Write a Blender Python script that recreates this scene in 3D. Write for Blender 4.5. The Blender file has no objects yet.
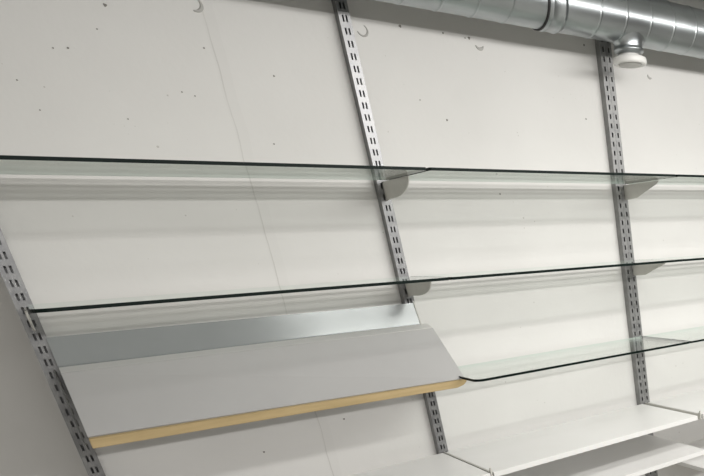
import bpy, bmesh, math, random
from mathutils import Vector, Matrix
C = bpy.context.scene.collection
SC = bpy.context.scene
Z0 = 1.60                      # height of the survey datum above the floor

# ------------------------------------------------------------------ camera
R = [[0.69456, -0.717972, -0.045847], [-0.294621, -0.225719, -0.928574], [0.656341, 0.658458, -0.368306]]
CAM = (-0.88072, -2.55211, 0.03656)
F, PX, PY = 681.404, 762.993, 503.187
cd = bpy.data.cameras.new('camera'); cam = bpy.data.objects.new('camera', cd); C.objects.link(cam)
r0, r1, r2 = Vector(R[0]), Vector(R[1]), Vector(R[2])
M = Matrix(((r0[0], -r1[0], -r2[0], CAM[0]), (r0[1], -r1[1], -r2[1], CAM[1]), (r0[2], -r1[2], -r2[2], CAM[2]+Z0), (0, 0, 0, 1)))
cam.matrix_world = M
cd.sensor_fit = 'HORIZONTAL'; cd.sensor_width = 36
cd.lens = F/704*36
cd.shift_x = (352-PX)/704; cd.shift_y = (PY-238)/704
cd.clip_start = 0.05
SC.camera = cam

# ------------------------------------------------------------------ light
w = bpy.data.worlds.new('room_air'); SC.world = w; w.use_nodes = True
w.node_tree.nodes['Background'].inputs[0].default_value = (.95, .97, 1, 1)
w.node_tree.nodes['Background'].inputs[1].default_value = 0.0
def strip(name, x0, x1, y, z, power, tilt, width=.15):
    l = bpy.data.lights.new(name, 'AREA'); l.shape = 'RECTANGLE'
    l.size = x1-x0; l.size_y = width; l.energy = power; l.color = (1, .985, .96)
    o = bpy.data.objects.new(name, l); C.objects.link(o)
    o.location = ((x0+x1)/2, y, z+Z0); o.rotation_euler = (math.radians(tilt), 0, 0)
    return o
strip('ceiling_tube_row', .2, 3.2, -2.2, .85, 43, 40, .11)
strip('ceiling_tube_row', 0, 1.7, -1.45, .85, 18, 0, .2)
strip('ceiling_tube_row', -2.4, 3.2, -5.2, .85, 120, 40, .10)
SC.view_settings.view_transform = 'Standard'; SC.view_settings.look = 'None'
SC.view_settings.gamma = 1; SC.view_settings.use_curve_mapping = False
SC.view_settings.exposure = -0.12

# ------------------------------------------------------------------ materials
def mat(name, col, rough=.5, metal=0, spec=.5):
    m = bpy.data.materials.new(name); m.use_nodes = True
    b = m.node_tree.nodes['Principled BSDF']
    b.inputs['Base Color'].default_value = (*col, 1); b.inputs['Roughness'].default_value = rough
    b.inputs['Metallic'].default_value = metal; b.inputs['Specular IOR Level'].default_value = spec
    return m
def noisy(m, scale, c1, c2, lo=.35, hi=.65, rough=None, stretch=None, bump=0):
    nt = m.node_tree; b = nt.nodes['Principled BSDF']
    tc = nt.nodes.new('ShaderNodeTexCoord'); mp = nt.nodes.new('ShaderNodeMapping')
    if stretch: mp.inputs['Scale'].default_value = stretch
    n = nt.nodes.new('ShaderNodeTexNoise'); n.inputs['Scale'].default_value = scale; n.inputs['Detail'].default_value = 6
    r = nt.nodes.new('ShaderNodeValToRGB'); r.color_ramp.elements[0].position = lo; r.color_ramp.elements[1].position = hi
    r.color_ramp.elements[0].color = (*c1, 1); r.color_ramp.elements[1].color = (*c2, 1)
    nt.links.new(tc.outputs['Object'], mp.inputs[0]); nt.links.new(mp.outputs[0], n.inputs[0])
    nt.links.new(n.outputs[0], r.inputs[0]); nt.links.new(r.outputs[0], b.inputs['Base Color'])
    if rough:
        mr = nt.nodes.new('ShaderNodeMapRange'); mr.inputs[3].default_value = rough[0]; mr.inputs[4].default_value = rough[1]
        nt.links.new(n.outputs[0], mr.inputs[0]); nt.links.new(mr.outputs[0], b.inputs['Roughness'])
    if bump:
        bp = nt.nodes.new('ShaderNodeBump'); bp.inputs['Strength'].default_value = bump; bp.inputs['Distance'].default_value = .002
        nt.links.new(n.outputs[0], bp.inputs['Height']); nt.links.new(bp.outputs[0], b.inputs['Normal'])
    return m

def wall_material():
    m = mat('painted_plaster', (.72, .71, .69), .75, 0, .25)
    nt = m.node_tree; L = nt.links.new; N = nt.nodes.new; b = nt.nodes['Principled BSDF']
    tc = N('ShaderNodeTexCoord')
    def mix(a, colb, fac, blend='MIX'):
        x = N('ShaderNodeMix'); x.data_type = 'RGBA'; x.blend_type = blend
        L(fac, x.inputs[0]); L(a, x.inputs[6]); x.inputs[7].default_value = (*colb, 1); return x.outputs[2]
    def math_(op, a, c=None, d=None):
        x = N('ShaderNodeMath'); x.operation = op
        for i, v in enumerate((a, c, d)):
            if v is None: continue
            if isinstance(v, (int, float)): x.inputs[i].default_value = v
            else: L(v, x.inputs[i])
        return x.outputs[0]
    # broad blotches of the paint
    n = N('ShaderNodeTexNoise'); n.inputs['Scale'].default_value = 2.2; n.inputs['Detail'].default_value = 5; L(tc.outputs['Object'], n.inputs[0])
    r = N('ShaderNodeValToRGB'); r.color_ramp.elements[0].position = .3; r.color_ramp.elements[1].position = .7
    r.color_ramp.elements[0].color = (.685, .675, .655, 1); r.color_ramp.elements[1].color = (.735, .725, .705, 1); L(n.outputs[0], r.inputs[0])
    col = r.outputs[0]
    # small pits, clustered
    v = N('ShaderNodeTexVoronoi'); v.inputs['Scale'].default_value = 30; v.inputs['Randomness'].default_value = 1; L(tc.outputs['Object'], v.inputs[0])
    n2 = N('ShaderNodeTexNoise'); n2.inputs['Scale'].default_value = 5; L(tc.outputs['Object'], n2.inputs[0])
    rad = math_('MULTIPLY', math_('SUBTRACT', n2.outputs[0], .44), .36)
    pit = math_('MULTIPLY', math_('LESS_THAN', v.outputs['Distance'], rad), .6)
    col = mix(col, (.42, .40, .37), pit)
    v2 = N('ShaderNodeTexVoronoi'); v2.inputs['Scale'].default_value = 48; L(tc.outputs['Object'], v2.inputs[0])
    n4 = N('ShaderNodeTexNoise'); n4.inputs['Scale'].default_value = 3.1; L(tc.outputs['Object'], n4.inputs[0])
    rad2 = math_('MULTIPLY', math_('SUBTRACT', n4.outputs[0], .50), .6)
    col = mix(col, (.5, .48, .45), math_('MULTIPLY', math_('LESS_THAN', v2.outputs['Distance'], rad2), .4))
    # hairline crack running down the wall
    sp = N('ShaderNodeSeparateXYZ'); L(tc.outputs['Object'], sp.inputs[0])
    n3 = N('ShaderNodeTexNoise'); n3.inputs['Scale'].default_value = 7; n3.inputs['Detail'].default_value = 4; L(tc.outputs['Object'], n3.inputs[0])
    dx = math_('ADD', sp.outputs['X'], math_('MULTIPLY_ADD', n3.outputs[0], .016, -.008))
    slope = math_('MULTIPLY', math_('SUBTRACT', sp.outputs['Z'], 2.0), .010)
    d = math_('ABSOLUTE', math_('SUBTRACT', math_('ADD', dx, .345), slope))
    fade = math_('SMOOTH_MIN', 1, math_('MULTIPLY_ADD', n2.outputs[0], 1.6, -.35), .1)
    crack = math_('MULTIPLY', math_('LESS_THAN', d, .0016), math_('MULTIPLY', fade, .75))
    col = mix(col, (.38, .37, .34), crack)
    band = math_('MULTIPLY', math_('LESS_THAN', math_('ABSOLUTE', math_('ADD', math_('ADD', dx, .335), math_('MULTIPLY', slope, -1))), .016), .12)
    col = mix(col, (.60, .59, .57), band)
    L(col, b.inputs['Base Color'])
    bp = N('ShaderNodeBump'); bp.inputs['Strength'].default_value = .25; bp.inputs['Distance'].default_value = .002
    nb = N('ShaderNodeTexNoise'); nb.inputs['Scale'].default_value = 45; nb.inputs['Detail'].default_value = 5; L(tc.outputs['Object'], nb.inputs[0])
    L(nb.outputs[0], bp.inputs['Height']); L(bp.outputs[0], b.inputs['Normal'])
    return m

def glass_material():
    m = bpy.data.materials.new('clear_shelf_glass'); m.use_nodes = True
    nt = m.node_tree; nt.nodes.clear(); N = nt.nodes.new; L = nt.links.new
    o = N('ShaderNodeOutputMaterial'); mx = N('ShaderNodeMixShader'); fr = N('ShaderNodeFresnel'); fr.inputs[0].default_value = 1.5
    t = N('ShaderNodeBsdfTransparent'); t.inputs[0].default_value = (.962, .978, .967, 1)
    g = N('ShaderNodeBsdfGlossy'); g.inputs['Roughness'].default_value = .02; g.inputs[0].default_value = (.95, .97, .96, 1)
    # the same reflectance from inside the pane as from outside
    geo = N('ShaderNodeNewGeometry'); mm = N('ShaderNodeMix'); mm.data_type = 'FLOAT'
    mm.inputs[2].default_value = 1.5; mm.inputs[3].default_value = 1/1.5
    L(geo.outputs['Backfacing'], mm.inputs[0]); L(mm.outputs[0], fr.inputs[0])
    L(fr.outputs[0], mx.inputs[0]); L(t.outputs[0], mx.inputs[1]); L(g.outputs[0], mx.inputs[2]); L(mx.outputs[0], o.inputs[0])
    return m

MW = wall_material()
MG = glass_material()
MGE = mat('polished_glass_edge', (.004, .010, .008), .45, 0, .12)
MGB = mat('lit_glass_edge', (.52, .60, .55), .5)  # back edge painted pale for the light guided out through the pane
MU = noisy(mat('zinc_upright', (.45, .45, .45), .38, .75), 30, (.20, .20, .205), (.27, .27, .27), rough=(.30, .45))
MUD = noisy(mat('dull_zinc_upright', (.2, .2, .2), .5, .45), 30, (.22, .22, .22), (.29, .29, .285), rough=(.40, .52))
MBR = noisy(mat('grey_bracket', (.6, .59, .55), .45, .0), 14, (.56, .55, .51), (.62, .61, .57))
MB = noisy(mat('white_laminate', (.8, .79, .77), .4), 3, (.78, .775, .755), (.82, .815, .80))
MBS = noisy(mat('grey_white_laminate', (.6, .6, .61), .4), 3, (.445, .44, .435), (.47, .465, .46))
MLE = noisy(mat('lightened_ledge_laminate', (.68, .67, .65), .4), 3, (.66, .655, .64), (.70, .69, .675))  # lighter than the board: missing light on the shaded ledge put into colour
MPL = noisy(mat('grey_enamelled_sheet', (.3, .31, .31), .3, .18, 1), 5, (.295, .31, .315), (.32, .335, .34), rough=(.17, .21))
MWD = noisy(mat('pale_wood', (.55, .38, .17), .5), 6, (.40, .295, .14), (.50, .375, .195), stretch=(.6, 8, 8))
MD = noisy(mat('galvanised_duct', (.6, .62, .63), .3, .95), 9, (.34, .36, .37), (.46, .49, .50), rough=(.26, .38), stretch=(.4, 2, 2))
MRB = mat('black_rubber', (.02, .02, .02), .6)
MVA = mat('white_enamel', (.80, .79, .77), .35)
MVG = mat('grey_enamel', (.50, .49, .47), .5)
MH = mat('dark_hole', (.24, .23, .21), .9)
MPG = mat('grey_plug', (.45, .44, .42), .8)
MFL = noisy(mat('grey_floor', (.4, .39, .37), .6), 4, (.40, .39, .37), (.46, .45, .42))
MCE = mat('ceiling_paint', (.62, .62, .60), .8)
MRW = mat('room_paint', (.55, .54, .52), .8)

# ------------------------------------------------------------------ helpers
def obj(name, bm, m, parent=None, loc=(0, 0, 0)):
    bmesh.ops.recalc_face_normals(bm, faces=bm.faces[:])
    me = bpy.data.meshes.new(name); bm.to_mesh(me); bm.free()
    for x in (m if isinstance(m, (list, tuple)) else [m]): me.materials.append(x)
    o = bpy.data.objects.new(name, me); C.objects.link(o); o.location = loc
    if parent: o.parent = parent
    return o
def tag(o, label, cat, group=None):
    o['label'] = label; o['category'] = cat
    if group: o['group'] = group
    return o
def thing(name, label, cat, loc, group=None):
    o = bpy.data.objects.new(name, None); C.objects.link(o); o.location = loc; o.empty_display_size = .05
    return tag(o, label, cat, group)
def dup(root, loc, label, group=None):
    r = root.copy(); C.objects.link(r); r.location = loc; r['label'] = label
    if group: r['group'] = group
    for ch in list(root.children):
        c = ch.copy(); C.objects.link(c); c.parent = r
        for g in list(ch.children):
            d = g.copy(); C.objects.link(d); d.parent = c
    return r
def box(bm, x0, x1, y0, y1, z0, z1, bev=0, seg=2):
    t = bmesh.new()
    bmesh.ops.create_cube(t, size=1)
    for v in t.verts: v.co = Vector(((x0+x1)/2+v.co.x*(x1-x0), (y0+y1)/2+v.co.y*(y1-y0), (z0+z1)/2+v.co.z*(z1-z0)))
    if bev: bmesh.ops.bevel(t, geom=t.edges[:], offset=bev, segments=seg, affect='EDGES', profile=.7)
    me = bpy.data.meshes.new('tmp'); t.to_mesh(me); t.free(); bm.from_mesh(me); bpy.data.meshes.remove(me)
    return bm
def prism(bm, pts, axis, a, b):
    """closed outline pts (2-D) pushed along axis from a to b"""
    def P(u, v, w):
        return {'x': (w, u, v), 'y': (u, w, v), 'z': (u, v, w)}[axis]
    A = [bm.verts.new(P(u, v, a)) for u, v in pts]; B = [bm.verts.new(P(u, v, b)) for u, v in pts]
    fa = bm.faces.new(A); fb = bm.faces.new(B[::-1]); n = len(pts); sd = []
    for i in range(n): sd.append(bm.faces.new((A[i], A[(i+1) % n], B[(i+1) % n], B[i])))
    return fa, fb, sd
def lathe(bm, prof, n=40, axis='z', c=(0, 0, 0)):
    """prof: list of (radius, height) forming a closed or open profile"""
    rings = []
    for r, h in prof:
        ring = []
        for k in range(n):
            a = 2*math.pi*k/n; p = (r*math.cos(a), r*math.sin(a), h)
            if axis == 'x': p = (p[2], p[0], p[1])
            ring.append(bm.verts.new((p[0]+c[0], p[1]+c[1], p[2]+c[2])))
        rings.append(ring)
    for i in range(len(rings)-1):
        for k in range(n):
            f = bm.faces.new((rings[i][k], rings[i][(k+1) % n], rings[i+1][(k+1) % n], rings[i+1][k])); f.smooth = True
    for ring in (rings[0], rings[-1]): bm.faces.new(ring)

# ------------------------------------------------------------------ room
X0, X1, YF, ZC = -3.2, 8.0, -6.6, 2.50
def struct(name, bx, m):
    bm = bmesh.new(); box(bm, *bx); o = obj(name, bm, m); o['kind'] = 'structure'; return o
struct('floor', (X0-.15, X1+.15, YF-.15, .35, -.1, 0), MFL)
struct('ceiling', (X0-.15, X1+.15, YF-.15, .35, ZC, ZC+.1), MCE)
wall = struct('wall_back', (-.92, X1+.15, 0, .30, 0, ZC), MW)
struct('wall_shade_recess', (X0-.15, -.92, .30, .35, 0, ZC), MW)  # wall set back here to put the strip left of the upright in shade
struct('wall_left', (X0-.15, X0, YF, .30, 0, ZC), MRW)
struct('wall_right', (X1, X1+.15, YF, 0, 0, ZC), MRW)
struct('wall_front', (X0-.15, X1+.15, YF-.15, YF, 0, ZC), MRW)

# holes and plugs drilled in the back wall (parts of it)
def wall_hole(x, z, r):
    bm = bmesh.new(); n = 12
    random.seed(int(x*1000)+7)
    ph = random.random()*6
    lathe(bm, [(r*1.25, .0), (r*1.05, -.0012), (r*.7, -.0004)], n, 'z')
    for v in bm.verts:
        k = 1+.18*math.sin(3*math.atan2(v.co.y, v.co.x)+ph); v.co = Vector((x+v.co.x*k, v.co.z-.0002, z+Z0+v.co.y*k))
    obj('drill_hole', bm, MH, wall)
def wall_arc(x, z, r, a0, a1, t):
    bm = bmesh.new(); n = 16; rows = []
    for i in range(n+1):
        a = math.radians(a0+(a1-a0)*i/n); wd = t*(.35+.65*math.sin(math.pi*i/n))
        rows.append([bm.verts.new((x+(r+s*wd)*math.cos(a), yy, z+Z0+(r+s*wd)*math.sin(a))) for s, yy in ((-1, 0), (-.5, -.003), (.5, -.003), (1, 0))])
    for i in range(n):
        for j in range(3): bm.faces.new((rows[i][j], rows[i][j+1], rows[i+1][j+1], rows[i+1][j]))
    obj('plugged_hole_rim', bm, MPG, wall)
HOLES = [(-0.5424, 0.6336, 0.0029), (-0.6411, 0.5312, 0.0017), (-0.3635, 0.5652, 0.0017), (-0.5737, 0.5793, 0.0014), (0.1679, 0.6887, 0.0032), (0.3017, 0.6882, 0.0023), (0.3877, 0.6855, 0.0032), (0.8363, 0.7216, 0.0028), (-0.2159, 0.5153, 0.0019), (0.2601, 0.4362, 0.0025), (0.1837, 0.4884, 0.0015), (0.8047, 0.4753, 0.0023), (-0.2624, 0.3407, 0.0017), (0.4026, 0.2105, 0.0023), (-0.2796, -0.4735, 0.0023), (-0.5199, -0.5264, 0.0022), (-0.8878, -0.4952, 0.0017), (-0.4419, 0.4558, 0.0014), (-0.416, 0.4488, 0.0014), (-0.5734, 0.3838, 0.0013), (-0.7336, 0.3923, 0.0013), (-0.7536, 0.453, 0.0014), (-0.6686, 0.5278, 0.0014), (0.3737, 0.6837, 0.0016)]
for h in HOLES: wall_hole(*h)
wall_arc(-.357, .665, .016, 250, 400, .0045)
wall_arc(.052, .662, .015, 200, 420, .003)
wall_arc(1.135, .655, .012, 180, 300, .005)
wall_arc(.42, .672, .014, 200, 340, .005)

# ------------------------------------------------------------------ slotted uprights
UB, UT = -1.45, .80
def upright_mesh(single=False):
    bm = bmesh.new(); W, D = (.0126 if single else .016), .030
    xs = [-W, -.0105, -.0100, -.0032, .0032, W] if single else [-W, -.0071, -.0024, .0024, .0071, W]
    pitch, sl = .032, .017
    z = UB; zs = [UB]; hole = []
    while z+pitch <= UT+1e-6:
        zs += [z+(pitch-sl)/2, z+(pitch+sl)/2]; hole += [False, True]; z += pitch
    zs.append(UT); hole.append(False)
    grid = [[bm.verts.new((x, -D, zz)) for x in xs] for zz in zs]
    inn = {}
    for i in range(len(zs)-1):
        for j in range(5):
            if hole[i] and j in ((3,) if single else (1, 3)):
                # slot: only its rim, turned in by the sheet thickness
                q = [grid[i][j], grid[i][j+1], grid[i+1][j+1], grid[i+1][j]]
                b = [bm.verts.new((v.co.x, -D+.002, v.co.z)) for v in q]
                for k in range(4): bm.faces.new((q[k], q[(k+1) % 4], b[(k+1) % 4], b[k]))
                continue
            bm.faces.new((grid[i][j], grid[i][j+1], grid[i+1][j+1], grid[i+1][j]))
    # sides, back web inside, ends
    for s in (0, 5):
        x = xs[s]
        back = [bm.verts.new((x, -.0002, zz)) for zz in (zs[0], zs[-1])]
        bm.faces.new([g[s] for g in grid]+[back[1], back[0]])
    a = [bm.verts.new((x, -.0002, zz)) for x, zz in ((-W, UB), (W, UB), (W, UT), (-W, UT))]
    bm.faces.new(a)
    for zz in (UB, UT):
        bm.faces.new([bm.verts.new(p) for p in ((-W, -D, zz), (W, -D, zz), (W, -.0002, zz), (-W, -.0002, zz))])
    # central spine between the two rows of slots
    if not single: box(bm, -.0015, .0015, -D+.002, -.002, UB, UT)
    return bm
UX = [-.9, 0, .8985, .9245, 1.8]
up_labels = ['zinc slotted upright at the left edge, beside the darker strip of wall',
             'zinc slotted upright in the middle of the wall, bright near its top',
             'left one of the two slotted uprights standing side by side below the air valve',
             'right one of the two slotted uprights standing side by side below the air valve']
u0 = obj('slotted_upright', upright_mesh(), MU, None, (UX[0], 0, Z0))
tag(u0, up_labels[0], 'shelf upright', 'slotted wall uprights')
dup(u0, (0, 0, Z0), up_labels[1])
u1 = tag(obj('slotted_upright', upright_mesh(True), MUD, None, (UX[2], 0, Z0)), up_labels[2], 'shelf upright', 'slotted wall uprights')
dup(u1, (UX[3], 0, Z0), up_labels[3])

# ------------------------------------------------------------------ glass shelves
S1, S2, S3, S4, S5 = .247, -.047, -.357, -.655, -.795
T = .008
def arc(cx, cy, r, a0, a1, n=7):
    return [(cx+r*math.cos(math.radians(a0+(a1-a0)*i/n)), cy+r*math.sin(math.radians(a0+(a1-a0)*i/n))) for i in range(n+1)]
def glass_mesh(w, y0, y1, r, r2):
    bm = bmesh.new()
    pts = [(0, y0), (w, y0)] + arc(w-r2, y1+r2, r2, 0, -90) + arc(r, y1+r, r, -90, -180)
    fa, fb, sd = prism(bm, pts[::-1], 'z', -T/2, T/2)
    for f in sd:
        c = f.calc_center_median()
        f.material_index = 2 if c.y > y0-.001 else 1
    return bm
def glass(x0, x1, z, label, r=.006, r2=.006):
    o = obj('glass_shelf', glass_mesh(x1-x0, -.078, -.402, r, r2), [MG, MGE, MGB], None, (x0, 0, z+Z0))
    return tag(o, label, 'glass shelf', 'clear glass shelves')
glass(-.888, -.004, S1, 'top glass shelf between the left edge and the middle upright')
glass(.004, .897, S1, 'top glass shelf between the middle upright and the paired uprights')
glass(.903, 1.79, S1, 'top glass shelf right of the paired uprights')
glass(-.893, -.004, S2, 'glass shelf right above the sloping white board', .036)
glass(.004, .897, S2, 'middle glass shelf between the middle upright and the paired uprights')
glass(.903, 1.79, S2, 'middle glass shelf right of the paired uprights')
glass(.016, .897, S3, 'lowest glass shelf, rounded corner next to the wooden edge strip', .03)
glass(.903, 1.79, S3, 'lowest glass shelf right of the paired uprights')

# ------------------------------------------------------------------ brackets under the glass
def bracket_mesh(kind):
    bm = bmesh.new()
    if kind == 'round':
        pts = [(-.031, 0), (-.250, 0)]
        for i in range(1, 9):
            a = math.radians(90*i/8); pts.append((-.075-.175*math.cos(a)**.8 if i < 8 else -.075, -.052*math.sin(a)))
        pts += [(-.031, -.056)]
    else:
        pts = [(-.031, 0), (-.262, 0), (-.250, -.010), (-.17, -.034), (-.115, -.052), (-.031, -.056)]
    prism(bm, pts, 'x', -.0016, .0016)
    box(bm, -.0012, .0012, -.034, -.012, -.030, -.018); box(bm, -.0012, .0012, -.034, -.012, -.052, -.040)   # hooks into the slots
    bmesh.ops.bevel(bm, geom=[e for e in bm.edges if abs(e.verts[0].co.x-e.verts[1].co.x) < 1e-6], offset=.0005, segments=1, affect='EDGES')
    return bm
br = {k: bracket_mesh(k) for k in ('round', 'slant')}
brm = {}
for k in br:
    bmesh.ops.recalc_face_normals(br[k], faces=br[k].faces[:])
    brm[k] = bpy.data.meshes.new('shelf_bracket'); br[k].to_mesh(brm[k]); br[k].free(); brm[k].materials.append(MBR)
def bracket(kind, x, z, label):
    o = bpy.data.objects.new('shelf_bracket', brm[kind]); C.objects.link(o); o.location = (x, 0, z-T/2-.0003+Z0)
    return tag(o, label, 'shelf bracket', 'brackets under the glass shelves')
bracket('round', 0, S1, 'rounded grey bracket on the middle upright under the top glass shelf')
bracket('round', 0, S2, 'rounded grey bracket on the middle upright just above the sloping board')
bracket('round', 0, S3, 'grey bracket on the middle upright under the lowest glass shelf')
bracket('round', -.9, S2, 'grey bracket on the left upright under the middle glass shelf')
bracket('round', -.9, S1, 'grey bracket on the left upright under the top glass shelf')
for z, l in ((S1, 'top'), (S2, 'middle'), (S3, 'lowest')):
    bracket('slant', .9245, z, 'slanted grey bracket on the paired uprights under the %s glass shelf' % l)

# ------------------------------------------------------------------ sloping board
t = thing('sloping_display_shelf', 'sloping white board on a grey metal panel with a pale wooden edge strip', 'display shelf', (-.44, 0, Z0-.35))
OFF = Vector((-.44, 0, -.35))
def slab(bm, tl, tr, bl, brr, th):
    """four corners of the upper face, thickness straight down the normal"""
    tl, tr, bl, brr = [Vector(p)-OFF for p in (tl, tr, bl, brr)]
    n = (tr-tl).cross(bl-tl).normalized()
    if n.z > 0: n = -n
    a = [bm.verts.new(p) for p in (tl, tr, brr, bl)]; b = [bm.verts.new(p+n*th) for p in (tl, tr, brr, bl)]
    bm.faces.new(a); bm.faces.new(b[::-1])
    for i in range(4): bm.faces.new((a[i], a[(i+1) % 4], b[(i+1) % 4], b[i]))
def panel_row(x, zt, zb, dy):
    """section of the folded sheet: steep back plate, narrow ledge, then flat beneath the board"""
    return [(-.031, zt), (-.0525, zt-.0685), (-.0540, zt-.0715), (-.0570, zt-.0725)]
bm = bmesh.new(); rows = []
for x, zt, zb in ((-.886, -.125, -.3435), (.010, -.129, -.3625)):
    p = panel_row(x, zt, zb, 0)
    rows.append([bm.verts.new(Vector((x, y, z))-OFF) for y, z in p]); rows.append([bm.verts.new(Vector((x, y+.001, z-.0012))-OFF) for y, z in p])
n = len(rows[0])
for i in range(n-1):
    for A, B in ((rows[0], rows[2]), (rows[3], rows[1])):
        bm.faces.new((A[i], B[i], B[i+1], A[i+1]))
    for A, B in ((rows[1], rows[0]), (rows[2], rows[3])): bm.faces.new((A[i], B[i], B[i+1], A[i+1]))
for i in (0, n-1): bm.faces.new((rows[0][i], rows[1][i], rows[3][i], rows[2][i]))
obj('metal_panel', bm, MPL, t)['label'] = 'shiny grey metal panel'
bm = bmesh.new(); prism(bm, [(-.0312-OFF.y, -.124-OFF.z), (-.0335, -.124-OFF.z), (-.0560, -.1975-OFF.z), (-.0520, -.1975-OFF.z)], 'x', .0104-OFF.x, .0134-OFF.x)
obj('end_flange', bm, MBR, t)['label'] = 'grey end flange of the metal panel'
n_up = Vector((0, -.67, .74))
def on(x, y, z, h): 
    v = Vector((x, y, z))+n_up*h; return tuple(v)
bm = bmesh.new(); secs = []
for x, dz in ((-.886, .002), (.031, 0)):
    zl = -.368+dz*9.5
    o_ = [(-.098, -.2105+dz), (-.1005, -.2120+dz), (-.279, zl+.006)]
    i_ = [(-.274, zl), (-.100, -.2195+dz), (-.098, -.2185+dz)]
    secs.append([bm.verts.new(Vector((x, y, z))-OFF) for y, z in o_+i_])
n = len(secs[0])
for i in range(n): bm.faces.new((secs[0][i], secs[0][(i+1) % n], secs[1][(i+1) % n], secs[1][i]))
bm.faces.new(secs[0]); bm.faces.new(secs[1][::-1])
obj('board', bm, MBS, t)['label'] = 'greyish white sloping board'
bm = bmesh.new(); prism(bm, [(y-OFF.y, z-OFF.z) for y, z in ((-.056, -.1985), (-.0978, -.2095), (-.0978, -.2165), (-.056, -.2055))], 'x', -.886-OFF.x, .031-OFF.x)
obj('ledge', bm, MLE, t)['label'] = 'narrow ledge between panel and board, coloured lighter as if lit'
# wooden strip along the lower edge, its right end cut back below
bm = bmesh.new()
def strip_sec(x, zt, zb, yb, yf): return [bm.verts.new(Vector(p)-OFF) for p in ((x, yb, zt), (x, yf, zt-.002), (x, yf, zb), (x, yb, zb))]
secs = [strip_sec(-.886, -.3455, -.3705, -.279, -.293), strip_sec(-.43, -.354, -.378, -.279, -.293), strip_sec(-.004, -.3625, -.386, -.279, -.293), strip_sec(.018, -.363, -.380, -.279, -.293), strip_sec(.030, -.3632, -.371, -.279, -.291)]
bm.faces.new(secs[0]); bm.faces.new(secs[-1][::-1])
for a, b in zip(secs, secs[1:]):
    for i in range(4): bm.faces.new((a[i], a[(i+1) % 4], b[(i+1) % 4], b[i]))
bmesh.ops.bevel(bm, geom=bm.edges[:], offset=.0012, segments=2, affect='EDGES')
obj('wooden_edge_strip', bm, MWD, t)['label'] = 'pale wooden strip along the lower edge'
for x, dz in ((-.896, .0), (0.0, -.008)):
    bm = bmesh.new()
    pts = [(-.0312, -.205), (-.0525, -.210), (-.098, -.2260), (-.262, -.366+dz), (-.256, -.381+dz), (-.0312, -.26)]
    prism(bm, [(y, z-OFF.z) for y, z in pts], 'x', x-OFF.x-.0016, x-OFF.x+.0016)
    obj('support_arm', bm, MUD, t)

# ------------------------------------------------------------------ white shelves
def board(x0, x1, z, y1, label):
    bm = bmesh.new(); box(bm, 0, x1-x0, y1, -.034, -.018, 0, .0015)
    o = obj('white_shelf', bm, MB, None, (x0, 0, z+Z0)); return tag(o, label, 'shelf', 'white shelf boards')
board(-.893, -.006, S4, -.415, 'white shelf board below the sloping board, left of the thin grey arm with raised tip')
board(.006, .892, S4, -.415, 'long white shelf board running from the thin grey arm to the paired uprights')
board(.924, 1.79, S4, -.415, 'white shelf board right of the paired uprights at the right edge')
board(.006, .892, S5, -.452, 'lower white shelf board tucked in shade beneath the long one')
board(.924, 1.79, -.90, -.452, 'white shelf board in the bottom right corner')
def arm_mesh(L):
    bm = bmesh.new()
    pts = [(-.031, 0), (-L+.012, 0), (-L+.004, .014), (-L, .014), (-L, -.022), (-L+.03, -.024), (-.15, -.03), (-.031, -.06)]
    prism(bm, pts, 'x', -.002, .002)
    box(bm, -.0012, .0012, -.034, -.012, -.030, -.018); box(bm, -.0012, .0012, -.034, -.012, -.055, -.042)
    return bm
def arm(x, z, L, label):
    o = obj('shelf_bracket', arm_mesh(L), MBR, None, (x, 0, z+Z0)); return tag(o, label, 'shelf bracket', 'arms between the white shelf boards')
arm(0, S4+.002, .412, 'thin grey arm with a raised tip between two white shelves at the middle upright')
arm(.9115, S4+.002, .412, 'thin grey arm with a raised tip between white shelves at the paired uprights')

# ------------------------------------------------------------------ ventilation duct
DY, DZ, DR = -.180, .7785, .0799
dt = thing('ventilation_duct', 'round galvanised spiral duct running along the top of the wall', 'duct', (0, DY, DZ+Z0))
bm = bmesh.new()
prof = []
x = -1.6
seams = [-1.473, -1.367, -1.261, -1.155, -1.049, -0.943, -0.837, -0.731, -0.625, -0.519, -0.413, -0.307, -0.201, -0.095, 0.011, 0.117, 0.223, 0.329, 0.435, 0.753, 0.859, 0.965, 1.071, 1.177, 1.283, 1.389, 1.495, 1.601, 1.707, 1.813, 1.919, 2.025, 2.131, 2.237, 2.343, 2.449, 2.555, 2.661, 2.767, 2.873, 2.979, 3.085, 3.191, 3.297, 3.403, 3.509, 3.615, 3.721, 3.827, 3.933, 4.039, 4.145, 4.251, 4.357, 4.463, 4.569, 4.675, 4.781, 4.887, 4.993, 5.099, 5.205]
prof = [(DR, -1.6)]
for s in seams: prof += [(DR, s-.006), (DR, s-.003), (DR+.0016, s-.0018), (DR+.0016, s+.0018), (DR, s+.003), (DR, s+.006)]
prof.append((DR, X1-.001))
lathe(bm, prof, 64, 'x')
for v in bm.verts:      # the lock seam winds round: shear each turn a little along the duct
    if -1.55 < v.co.x < X1-.05: v.co.x += .010*math.sin(math.atan2(v.co.z, v.co.y))
obj('duct_tube', bm, MD, dt)
CX = .555
bm = bmesh.new(); lathe(bm, [(DR+.0005, CX), (DR+.003, CX+.002), (DR+.003, CX+.010), (DR+.0055, CX+.013), (DR+.003, CX+.016), (DR+.003, CX+.052), (DR+.0055, CX+.055), (DR+.003, CX+.058), (DR+.0005, CX+.068)], 64, 'x')
obj('coupling_sleeve', bm, MD, dt)
bm = bmesh.new(); lathe(bm, [(DR+.0004, CX-.007), (DR+.0042, CX-.006), (DR+.0042, CX-.001), (DR+.0004, CX)], 64, 'x')
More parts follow.
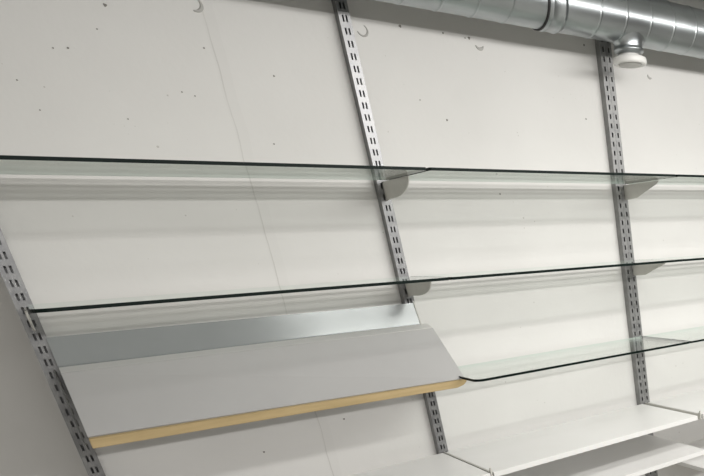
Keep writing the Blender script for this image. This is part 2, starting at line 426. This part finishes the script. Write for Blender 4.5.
obj('rubber_gasket', bm, MRB, dt)['label'] = 'black rubber gasket ring'
# air valve under it
VX, VY = .905, DY
vt = thing('air_valve', 'white round air valve on a metal collar hanging under the duct', 'air valve', (VX, VY, Z0+.66))
def vz(z): return z-.66
bm = bmesh.new()
n = 48; tops = []; prof = [(.0475, .690), (.0475, .684), (.0505, .682), (.0505, .676)]
rings = []
ring = []
for k in range(n):
    a = 2*math.pi*k/n; x, y = .066*math.cos(a), .066*math.sin(a)
    ring.append(bm.verts.new((x+VX, y, -math.sqrt(max((DR-.001)**2-y*y, 0)))))       # saddle that follows the duct
rings.append(ring)
ring = []
for k in range(n):
    a = 2*math.pi*k/n; x, y = .052*math.cos(a), .052*math.sin(a)
    ring.append(bm.verts.new((x+VX, y, -math.sqrt((DR-.001)**2-y*y)-.006)))
rings.append(ring)
for r, z in [(.051, .688), (.051, .684), (.054, .682), (.054, .674), (.044, .672), (.044, .667)]:
    rings.append([bm.verts.new((r*math.cos(2*math.pi*k/n)+VX, r*math.sin(2*math.pi*k/n), z-DZ)) for k in range(n)])
for A, B in zip(rings, rings[1:]):
    for k in range(n): bm.faces.new((A[k], A[(k+1) % n], B[(k+1) % n], B[k])).smooth = True
bm.faces.new(rings[-1])
obj('branch_collar', bm, MD, dt)['label'] = 'short branch collar'
bm = bmesh.new(); lathe(bm, [(.036, vz(.6665)), (.034, vz(.660)), (.034, vz(.655))], 40)
obj('neck', bm, MVA, vt)
bm = bmesh.new(); lathe(bm, [(.034, vz(.658)), (.056, vz(.657)), (.0605, vz(.6545)), (.0615, vz(.650)), (.0615, vz(.640)), (.060, vz(.636)), (.056, vz(.634)), (.047, vz(.634)), (.044, vz(.639)), (.031, vz(.643))], 48)
obj('valve_ring', bm, MVA, vt)
bm = bmesh.new(); lathe(bm, [(.010, vz(.645)), (.030, vz(.642)), (.042, vz(.6365)), (.041, vz(.632)), (.006, vz(.631))], 48)
obj('valve_disc', bm, MVG, vt)['label'] = 'grey disc in the middle of the valve'
